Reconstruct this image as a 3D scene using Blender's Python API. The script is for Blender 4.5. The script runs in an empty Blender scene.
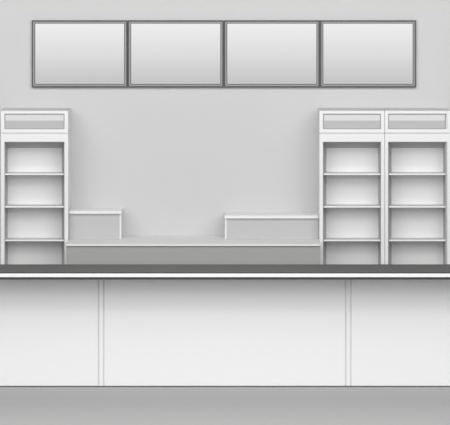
import bpy, bmesh, math
from mathutils import Vector

scn = bpy.context.scene
col = scn.collection
D, HC, F, HOR = 30.0, 4.043, 3360.0, -60.0      # camera distance, height, focal length in px, horizon row

def sc(Y): return F / (D + Y)
def X(px, Y): return (px - 225.0) / sc(Y)
def Z(py, Y): return HC - (py - HOR) / sc(Y)

# ------------------------------------------------------------------ materials
def mat(name, c, rough=0.5, metal=0.0, bump=0.0, spec=0.4, var=0.0, scale=30, stretch=(1, 1, 1)):
    m = bpy.data.materials.new(name); m.use_nodes = True
    nt = m.node_tree; b = nt.nodes['Principled BSDF']
    if not isinstance(c, tuple): c = (c, c, c)
    b.inputs['Base Color'].default_value = (*c, 1)
    b.inputs['Roughness'].default_value = rough
    b.inputs['Metallic'].default_value = metal
    b.inputs['Specular IOR Level'].default_value = spec
    tc = nt.nodes.new('ShaderNodeTexCoord'); mp = nt.nodes.new('ShaderNodeMapping')
    mp.inputs['Scale'].default_value = stretch
    nz = nt.nodes.new('ShaderNodeTexNoise'); nz.inputs['Scale'].default_value = scale
    nz.inputs['Detail'].default_value = 4
    nt.links.new(tc.outputs['Object'], mp.inputs['Vector']); nt.links.new(mp.outputs['Vector'], nz.inputs['Vector'])
    mr = nt.nodes.new('ShaderNodeMapRange')
    mr.inputs['To Min'].default_value = 1 - var; mr.inputs['To Max'].default_value = 1 + var
    nt.links.new(nz.outputs['Fac'], mr.inputs['Value'])
    mx = nt.nodes.new('ShaderNodeVectorMath'); mx.operation = 'SCALE'
    mx.inputs[0].default_value = c
    nt.links.new(mr.outputs['Result'], mx.inputs['Scale'])
    nt.links.new(mx.outputs['Vector'], b.inputs['Base Color'])
    if bump:
        bp = nt.nodes.new('ShaderNodeBump'); bp.inputs['Strength'].default_value = bump
        bp.inputs['Distance'].default_value = 0.002
        nt.links.new(nz.outputs['Fac'], bp.inputs['Height']); nt.links.new(bp.outputs['Normal'], b.inputs['Normal'])
    return m

M = {}
M['wall'] = mat('painted_wall', 0.585, 0.9, bump=0.1, spec=0.1, var=0.008, scale=12)
M['floor'] = mat('grey_floor', 0.41, 0.8, bump=0.05, spec=0.1, var=0.01, scale=8)
M['white'] = mat('white_lacquer', 0.80, 0.45, spec=0.25, var=0.003)
M['panel'] = mat('white_panel', 0.93, 0.55, spec=0.15, var=0.003)
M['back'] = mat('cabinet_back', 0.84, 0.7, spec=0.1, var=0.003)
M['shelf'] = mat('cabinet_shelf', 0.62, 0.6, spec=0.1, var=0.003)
M['liner'] = mat('shade_tinted_liner', 0.5, 0.7, spec=0.1, var=0.003)  # darker than the carcass: shade of the inner sides put into the colour
M['box'] = mat('light_grey_box', 0.50, 0.6, spec=0.15, var=0.003)
M['worktop'] = mat('light_worktop', 0.74, 0.5, spec=0.2, var=0.003)
M['boxtop'] = mat('white_shelf_top', 0.80, 0.5, spec=0.2, var=0.003)
M['lowfront'] = mat('grey_counter_front', (0.37, 0.37, 0.36), 0.6, spec=0.15, var=0.003)
M['stone'] = mat('dark_counter_top', (0.10, 0.10, 0.097), 0.5, spec=0.15, var=0.02, scale=60)
M['trim'] = mat('polished_white_edge', 0.86, 0.35, spec=0.5, var=0.002)
M['dark'] = mat('painted_shade_strip', (0.08, 0.08, 0.078), 0.5, spec=0.1, var=0.01)  # painted shade below the edge trim and along the counter foot
M['rim'] = mat('dark_rim', (0.035, 0.035, 0.034), 0.6, spec=0.1, var=0.01)
M['recess'] = mat('divider_recess', 0.8, 0.7, spec=0.1, var=0.01)
M['cabtop'] = mat('cabinet_top_grey', 0.62, 0.7, spec=0.1, var=0.01)
M['groove'] = mat('dark_gap', 0.30, 0.7, spec=0.1, var=0.01)
M['bezel'] = mat('dark_grey_bezel', 0.10, 0.4, spec=0.2, var=0.01)
M['inner'] = mat('mid_grey_bezel', 0.15, 0.5, spec=0.2, var=0.01)
M['bezel_light'] = mat('light_grey_bezel', 0.42, 0.35, spec=0.3, var=0.01)
M['pane_up'] = mat('upper_pane_grey', 0.66, 0.4, spec=0.2, var=0.003)
M['pane_low'] = mat('lower_pane_grey', 0.47, 0.4, spec=0.2, var=0.003)

def screen_mat():
    m = bpy.data.materials.new('lit_blank_display'); m.use_nodes = True
    nt = m.node_tree; b = nt.nodes['Principled BSDF']
    b.inputs['Base Color'].default_value = (0.02, 0.02, 0.02, 1); b.inputs['Roughness'].default_value = 0.6
    b.inputs['Specular IOR Level'].default_value = 0.0
    tc = nt.nodes.new('ShaderNodeTexCoord'); sp = nt.nodes.new('ShaderNodeSeparateXYZ')
    nt.links.new(tc.outputs['Generated'], sp.inputs['Vector'])
    cr = nt.nodes.new('ShaderNodeValToRGB')
    e = cr.color_ramp.elements
    e[0].position = 0.0; e[0].color = (0.55, 0.55, 0.55, 1)
    e[1].position = 1.0; e[1].color = (0.87, 0.87, 0.87, 1)
    k = cr.color_ramp.elements.new(0.5); k.color = (0.73, 0.73, 0.73, 1)
    nt.links.new(sp.outputs['Z'], cr.inputs['Fac'])
    nt.links.new(cr.outputs['Color'], b.inputs['Emission Color'])
    b.inputs['Emission Strength'].default_value = 0.96
    return m
M['screen'] = screen_mat()

# ------------------------------------------------------------------ mesh helpers
def box(bm, x0, x1, y0, y1, z0, z1, bev=0.0):
    t = bmesh.new()
    v = [t.verts.new(p) for p in ((x0,y0,z0),(x1,y0,z0),(x1,y1,z0),(x0,y1,z0),(x0,y0,z1),(x1,y0,z1),(x1,y1,z1),(x0,y1,z1))]
    for f in ((0,3,2,1),(4,5,6,7),(0,1,5,4),(1,2,6,5),(2,3,7,6),(3,0,4,7)):
        t.faces.new([v[i] for i in f])
    if bev: bmesh.ops.bevel(t, geom=t.edges[:], offset=bev, segments=2, affect='EDGES', profile=0.5)
    me = bpy.data.meshes.new('tmp'); t.to_mesh(me); t.free(); bm.from_mesh(me); bpy.data.meshes.remove(me)

def prism(bm, pts, axis, a, b):
    """polygon pts extruded along axis 'x' (pts are y,z) or 'z' (pts are x,y)"""
    t = bmesh.new()
    f = (lambda p, w: (w, p[0], p[1])) if axis == 'x' else (lambda p, w: (p[0], p[1], w))
    A = [t.verts.new(f(p, a)) for p in pts]; B = [t.verts.new(f(p, b)) for p in pts]
    t.faces.new(A); t.faces.new(B)
    for i in range(len(pts)):
        j = (i + 1) % len(pts); t.faces.new([A[i], A[j], B[j], B[i]])
    bmesh.ops.recalc_face_normals(t, faces=t.faces[:])
    me = bpy.data.meshes.new('tmp'); t.to_mesh(me); t.free(); bm.from_mesh(me); bpy.data.meshes.remove(me)

def ring(bm, x0, x1, z0, z1, w, y0, y1, bev=0.0, wt=None, wb=None):
    """rectangular frame in the XZ plane"""
    wt = w if wt is None else wt; wb = w if wb is None else wb
    t = bmesh.new()
    o = [(x0,z0),(x1,z0),(x1,z1),(x0,z1)]; i = [(x0+w,z0+wb),(x1-w,z0+wb),(x1-w,z1-wt),(x0+w,z1-wt)]
    V = {}
    for k, y in enumerate((y0, y1)):
        V[k] = ([t.verts.new((p[0], y, p[1])) for p in o], [t.verts.new((p[0], y, p[1])) for p in i])
    for a in range(4):
        b = (a + 1) % 4
        for k in (0, 1): t.faces.new([V[k][0][a], V[k][0][b], V[k][1][b], V[k][1][a]])
        for q in (0, 1): t.faces.new([V[0][q][a], V[0][q][b], V[1][q][b], V[1][q][a]])
    bmesh.ops.recalc_face_normals(t, faces=t.faces[:])
    if bev: bmesh.ops.bevel(t, geom=t.edges[:], offset=bev, segments=1, affect='EDGES')
    me = bpy.data.meshes.new('tmp'); t.to_mesh(me); t.free(); bm.from_mesh(me); bpy.data.meshes.remove(me)

def obj(name, bm, m, parent=None):
    me = bpy.data.meshes.new(name); bm.to_mesh(me); bm.free()
    me.materials.append(m)
    o = bpy.data.objects.new(name, me); col.objects.link(o)
    if parent:
        o.parent = parent
        w = parent.matrix_basis.translation.copy(); q = parent.parent
        while q: w += q.matrix_basis.translation; q = q.parent
        o.matrix_parent_inverse.identity(); o.location = (0, 0, 0)
        me.transform(__import__('mathutils').Matrix.Translation(-w))
    return o
def bx(name, m, parent, *a, bev=0.003):
    bm = bmesh.new(); box(bm, *a, bev=bev); return obj(name, bm, m, parent)
def thing(name, label, cat, loc, group=None):
    o = bpy.data.objects.new(name, None); o.empty_display_size = 0.2; col.objects.link(o)
    o.location = loc; o['label'] = label; o['category'] = cat
    if group: o['group'] = group
    return o
def struct(name, bm, m, label):
    o = obj(name, bm, m); o['kind'] = 'structure'; o['label'] = label; o['category'] = name.split('_')[0]; return o

# ------------------------------------------------------------------ layout depths
YW = 2.35            # back wall face
YB = 1.45            # back counter front edge
YC = 1.85            # cabinet front faces
# setting
bm = bmesh.new(); box(bm, -8, 8, YW, YW + 0.15, 0, 5.6); struct('wall_back', bm, M['wall'], 'plain light grey painted back wall behind the counters')
bm = bmesh.new(); box(bm, -8, 8, -9, YW + 0.15, -0.1, 0); struct('floor', bm, M['floor'], 'plain mid grey floor in front of the white counter')

# ------------------------------------------------------------------ service counter
ct = thing('service_counter', 'long white panelled service counter with dark grey top across the foreground', 'counter', (0, 0.37, 0))
XL, XR = -3.2, 3.2
zt = Z(272.6, 0.0)
bx('countertop', M['stone'], ct, XL, XR, 0.004, 0.77, zt - 0.045, zt, bev=0.004)
bx('top_rim', M['rim'], ct, XL, XR, -0.004, 0.004, zt - 0.02, zt - 0.0005, bev=0)
bx('edge_trim', M['trim'], ct, XL, XR, -0.018, 0.004, Z(277.1, 0), Z(273.4, 0), bev=0.003)
bx('under_trim_shade', M['dark'], ct, XL, XR, 0.0, 0.030, Z(279.6, 0), Z(276.9, 0), bev=0.001)  # dark strip in place of the shadow under the trim
YP = 0.40
zb = Z(386.0, YP)
bx('body', M['recess'], ct, XL, XR, YP + 0.012, 0.70, zb, zt - 0.045, bev=0)
bx('shade_plinth', M['dark'], ct, XL, XR, YP + 0.05, 0.66, 0.0, zb, bev=0)  # recessed base, coloured dark to give the contact shadow at the floor
ztp = zt - 0.0455
div = [(98.4, 103.9), (345.6, 351.0)]
gap = 0.9
edges = [XL] + [X(v, YP) for d in div for v in d] + [XR]
for k in range(3):
    bx('front_panel', M['panel'], ct, edges[2*k] + (0.003 if k else 0), edges[2*k+1] - (0.003 if k < 2 else 0), YP, YP + 0.0118, zb, ztp, bev=0.004)
for a, b in div:
    bx('panel_divider', M['panel'], ct, X(a, YP) + 0.0055, X(b, YP) - 0.0055, YP - 0.002, YP + 0.0118, zb, ztp, bev=0.004)

# ------------------------------------------------------------------ back counter with two raised shelf boxes
xl, xr = X(68.2, YC) + 0.002, X(319.4, YC) - 0.002
bc = thing('back_counter', 'low light grey back counter along the wall between the cabinets', 'counter', ((xl+xr)/2, (YB+YW)/2, 0))
zk = Z(244.1, YB)
bx('worktop', M['worktop'], bc, xl, xr, YB, YW - 0.001, zk - 0.019, zk, bev=0.002)
bx('front_edge', M['boxtop'], bc, xl, xr, YB - 0.006, YB, zk - 0.017, zk - 0.001, bev=0.001)
bx('body', M['lowfront'], bc, xl, xr, YB + 0.010, YW - 0.001, 0, zk - 0.019, bev=0)
YX = 1.98
def riser(label, xa, xb, ytop, side):
    t = thing('raised_shelf', label, 'shelf', ((xa+xb)/2, (YX+YW)/2, zk), 'raised shelf boxes on the back counter')
    zt_ = Z(ytop, YX - 0.02)
    bx('shelf_top', M['boxtop'], t, xa, xb, YX - 0.02, YW - 0.001, zt_ - 0.029, zt_, bev=0.003)
    e = 0.018
    p0, p1 = (xa, xb - e) if side > 0 else (xa + e, xb)
    if side > 0: bx('end_panel', M['worktop'], t, xb - e - 0.004, xb - 0.004, YX, YW - 0.001, zk + 0.0005, zt_ - 0.029, bev=0.002)
    else: bx('end_panel', M['worktop'], t, xa + 0.004, xa + e + 0.004, YX, YW - 0.001, zk + 0.0005, zt_ - 0.029, bev=0.002)
    q0, q1 = (xa, xb - e - 0.004) if side > 0 else (xa + e + 0.004, xb)
    bx('front_board', M['box'], t, q0, q1, YX + 0.004, YX + 0.022, zk + 0.0005, zt_ - 0.029, bev=0)
riser('small taller white-topped shelf box beside the left cabinet', xl + 0.001, X(121.8, YX), 210.9, 1)
riser('wide low white-topped shelf box beside the right cabinets', X(224.4, YX), xr - 0.001, 215.5, -1)

# ------------------------------------------------------------------ tall display cabinets
def cabinet(label, o0, i0, i1, o1):
    x0, x1, a0, a1 = X(o0, YC), X(o1, YC), X(i0, YC), X(i1, YC)
    t = thing('display_cabinet', label, 'cabinet', ((x0+x1)/2, (YC+YW)/2, 0), 'tall white shelving cabinets')
    yb = YW - 0.002
    z1 = Z(133.4, YC); th = 0.018; g = 0.0008
    # outer carcass
    bm = bmesh.new()
    box(bm, x0, x0 + th, YC + 0.02, yb, 0, z1 - 0.004)
    box(bm, x1 - th, x1, YC + 0.02, yb, 0, z1 - 0.004)
    box(bm, x0 + th, x1 - th, YC + 0.02, yb, z1 - 0.03, z1 - 0.004)
    box(bm, x0 + th, x1 - th, YC + 0.02, yb, 0.0, 0.08)
    obj('carcass', bm, M['white'], t)
    # face frame
    bm = bmesh.new()
    ztop = Z(142.0, YC)
    ring(bm, x0, x1, 0.02, z1, a0 - x0, YC, YC + 0.02, bev=0.003, wt=z1 - ztop, wb=0.08)
    obj('face_frame', bm, M['white'], t)
    # liner: splayed cheeks and sloping soffit between the opening and the narrower back panel
    yk = YC + 0.26
    px = 1 / sc(YC)
    b0, b1 = a0 + 2.6 * px - 0.012, a1 - 2.6 * px + 0.012
    zs = Z(148.0, yk)
    bm = bmesh.new()
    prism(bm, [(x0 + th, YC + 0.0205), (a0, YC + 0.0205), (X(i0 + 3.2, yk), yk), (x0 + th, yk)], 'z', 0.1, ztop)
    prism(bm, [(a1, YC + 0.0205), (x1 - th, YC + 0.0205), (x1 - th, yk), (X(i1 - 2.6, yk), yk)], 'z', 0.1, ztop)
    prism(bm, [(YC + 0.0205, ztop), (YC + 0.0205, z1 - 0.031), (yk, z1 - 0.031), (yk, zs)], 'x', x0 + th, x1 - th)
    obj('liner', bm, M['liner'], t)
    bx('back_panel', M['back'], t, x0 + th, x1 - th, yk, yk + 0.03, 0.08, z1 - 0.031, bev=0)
    ysf = YC + 0.03
    ysb = yk - 0.01
    for py in (173.6, 206.2, 239.8):
        zz = Z(py, ysf)
        bm = bmesh.new()
        l0, l1 = X(i0 + 0.5, ysf), X(i1 - 0.5, ysf)
        t2 = 0.013
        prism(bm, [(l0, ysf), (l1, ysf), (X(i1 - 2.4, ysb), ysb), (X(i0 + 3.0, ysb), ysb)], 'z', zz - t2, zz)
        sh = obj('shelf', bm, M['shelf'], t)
        bx('shelf_edge', M['trim'], sh, l0, l1, ysf - 0.006, ysf, zz - t2, zz + 0.001, bev=0.001)
    # top box with a two-tone pane
    zt0, zt1 = z1 + 0.003, Z(111.0, YC)
    bm = bmesh.new()
    tb0 = Z(129.2, YC); tb1 = Z(113.9, YC)
    ring(bm, x0, x1, zt0, zt1, a0 - x0, YC + 0.002, YC + 0.022, bev=0.003, wt=zt1 - tb1, wb=tb0 - zt0)
    box(bm, x0 + 0.001, x1 - 0.001, YC + 0.0225, yb, zt0, zt1 - 0.001)
    tb = obj('top_box', bm, M['white'], t)
    bx('top_panel', M['cabtop'], tb, x0 + 0.002, x1 - 0.002, YC + 0.004, yb, zt1, zt1 + 0.003, bev=0)
    ym = Z(120.6, YC)
    bx('upper_pane', M['pane_up'], tb, a0 + 0.004, a1 - 0.004, YC + 0.014, YC + 0.0222, ym, tb1 - 0.005, bev=0)
    bx('lower_pane', M['pane_low'], tb, a0 + 0.004, a1 - 0.004, YC + 0.012, YC + 0.0222, tb0 + 0.004, ym, bev=0)
    bm = bmesh.new(); ring(bm, a0, a1, tb0, tb1, 0.007, YC + 0.010, YC + 0.0223)
    obj('pane_gasket', bm, M['groove'], tb)
    return t
cabinet('tall white open-shelved cabinet standing alone at the left wall end', 0.6, 4.5, 64.4, 68.2)
cabinet('tall white open-shelved cabinet beside the wide low shelf box', 319.4, 323.1, 380.9, 384.6)
cabinet('tall white open-shelved cabinet at the far right edge', 384.9, 388.3, 445.8, 450.6)

# ------------------------------------------------------------------ menu screens
bd = [31.7, 127.6, 223.8, 319.9, 416.2]
names = ['wall-mounted blank menu screen above the lone left cabinet, leftmost of four',
         'wall-mounted blank menu screen second from the left in the row',
         'wall-mounted blank menu screen third from the left in the row',
         'wall-mounted blank menu screen above the right cabinets, rightmost of four']
YM = YW - 0.035
for k in range(4):
    x0, x1 = X(bd[k], YM) + 0.0012, X(bd[k+1], YM) - 0.0012
    z0, z1 = Z(87.4, YM), Z(20.3, YM)
    t = thing('tv_screen', names[k], 'screen', ((x0+x1)/2, YW, z0), 'row of four menu screens')
    p = 1 / sc(YM)
    bx('housing', M['bezel'], t, x0 + 0.01, x1 - 0.01, YM + 0.022, YW - 0.001, z0 + 0.01, z1 - 0.01, bev=0)
    bm = bmesh.new(); ring(bm, x0, x1, z0, z1, 1.5*p, YM, YM + 0.022, bev=0.002); obj('outer_bezel', bm, M['bezel'], t)
    bm = bmesh.new(); ring(bm, x0 + 1.5*p, x1 - 1.5*p, z0 + 1.5*p, z1 - 1.5*p, 0.8*p, YM + 0.006, YM + 0.022); obj('middle_bezel', bm, M['bezel_light'], t)
    bm = bmesh.new(); ring(bm, x0 + 2.3*p, x1 - 2.3*p, z0 + 2.3*p, z1 - 2.3*p, 1.1*p, YM + 0.004, YM + 0.022); obj('inner_bezel', bm, M['inner'], t)
    bx('display', M['screen'], t, x0 + 3.4*p, x1 - 3.4*p, YM + 0.012, YM + 0.022, z0 + 3.4*p, z1 - 3.4*p, bev=0)

# ------------------------------------------------------------------ light
w = bpy.data.worlds.new('World'); scn.world = w; w.use_nodes = True
w.node_tree.nodes['Background'].inputs[0].default_value = (1, 1, 1, 1)
w.node_tree.nodes['Background'].inputs[1].default_value = 0.05
def area(name, loc, tgt, sx, sy, power):
    l = bpy.data.lights.new(name, 'AREA'); l.shape = 'RECTANGLE'; l.size = sx; l.size_y = sy; l.energy = power
    o = bpy.data.objects.new(name, l); col.objects.link(o); o.location = loc
    o.rotation_euler = (Vector(tgt) - Vector(loc)).to_track_quat('-Z', 'Y').to_euler()
    return o
area('ceiling_light', (0, -3.2, 5.2), (0, -3.2, 0), 14, 5.0, 400)
area('added_wall_fill', (0, -0.6, 4.6), (0, 2.35, 3.3), 14, 0.5, 42).data.spread = math.radians(95)  # unseen lamp, added to make the upper wall brighter than the lower
area('front_light', (0, -10, 3.2), (0, 1.5, 1.2), 14, 3.4, 365)
area('high_front_light', (0, -7, 5.2), (0, 1.5, 1.2), 14, 3, 345)

# ------------------------------------------------------------------ camera
cam = bpy.data.cameras.new('camera'); co = bpy.data.objects.new('camera', cam); col.objects.link(co)
co.location = (0, -D, HC); co.rotation_euler = (math.pi / 2, 0, 0)
cam.sensor_width = 36; cam.sensor_fit = 'HORIZONTAL'; cam.lens = 36 * F / 450
cam.shift_y = -(212.5 - HOR) / 450
cam.clip_end = 200
scn.camera = co
scn.view_settings.view_transform = 'Standard'
scn.view_settings.look = 'None'
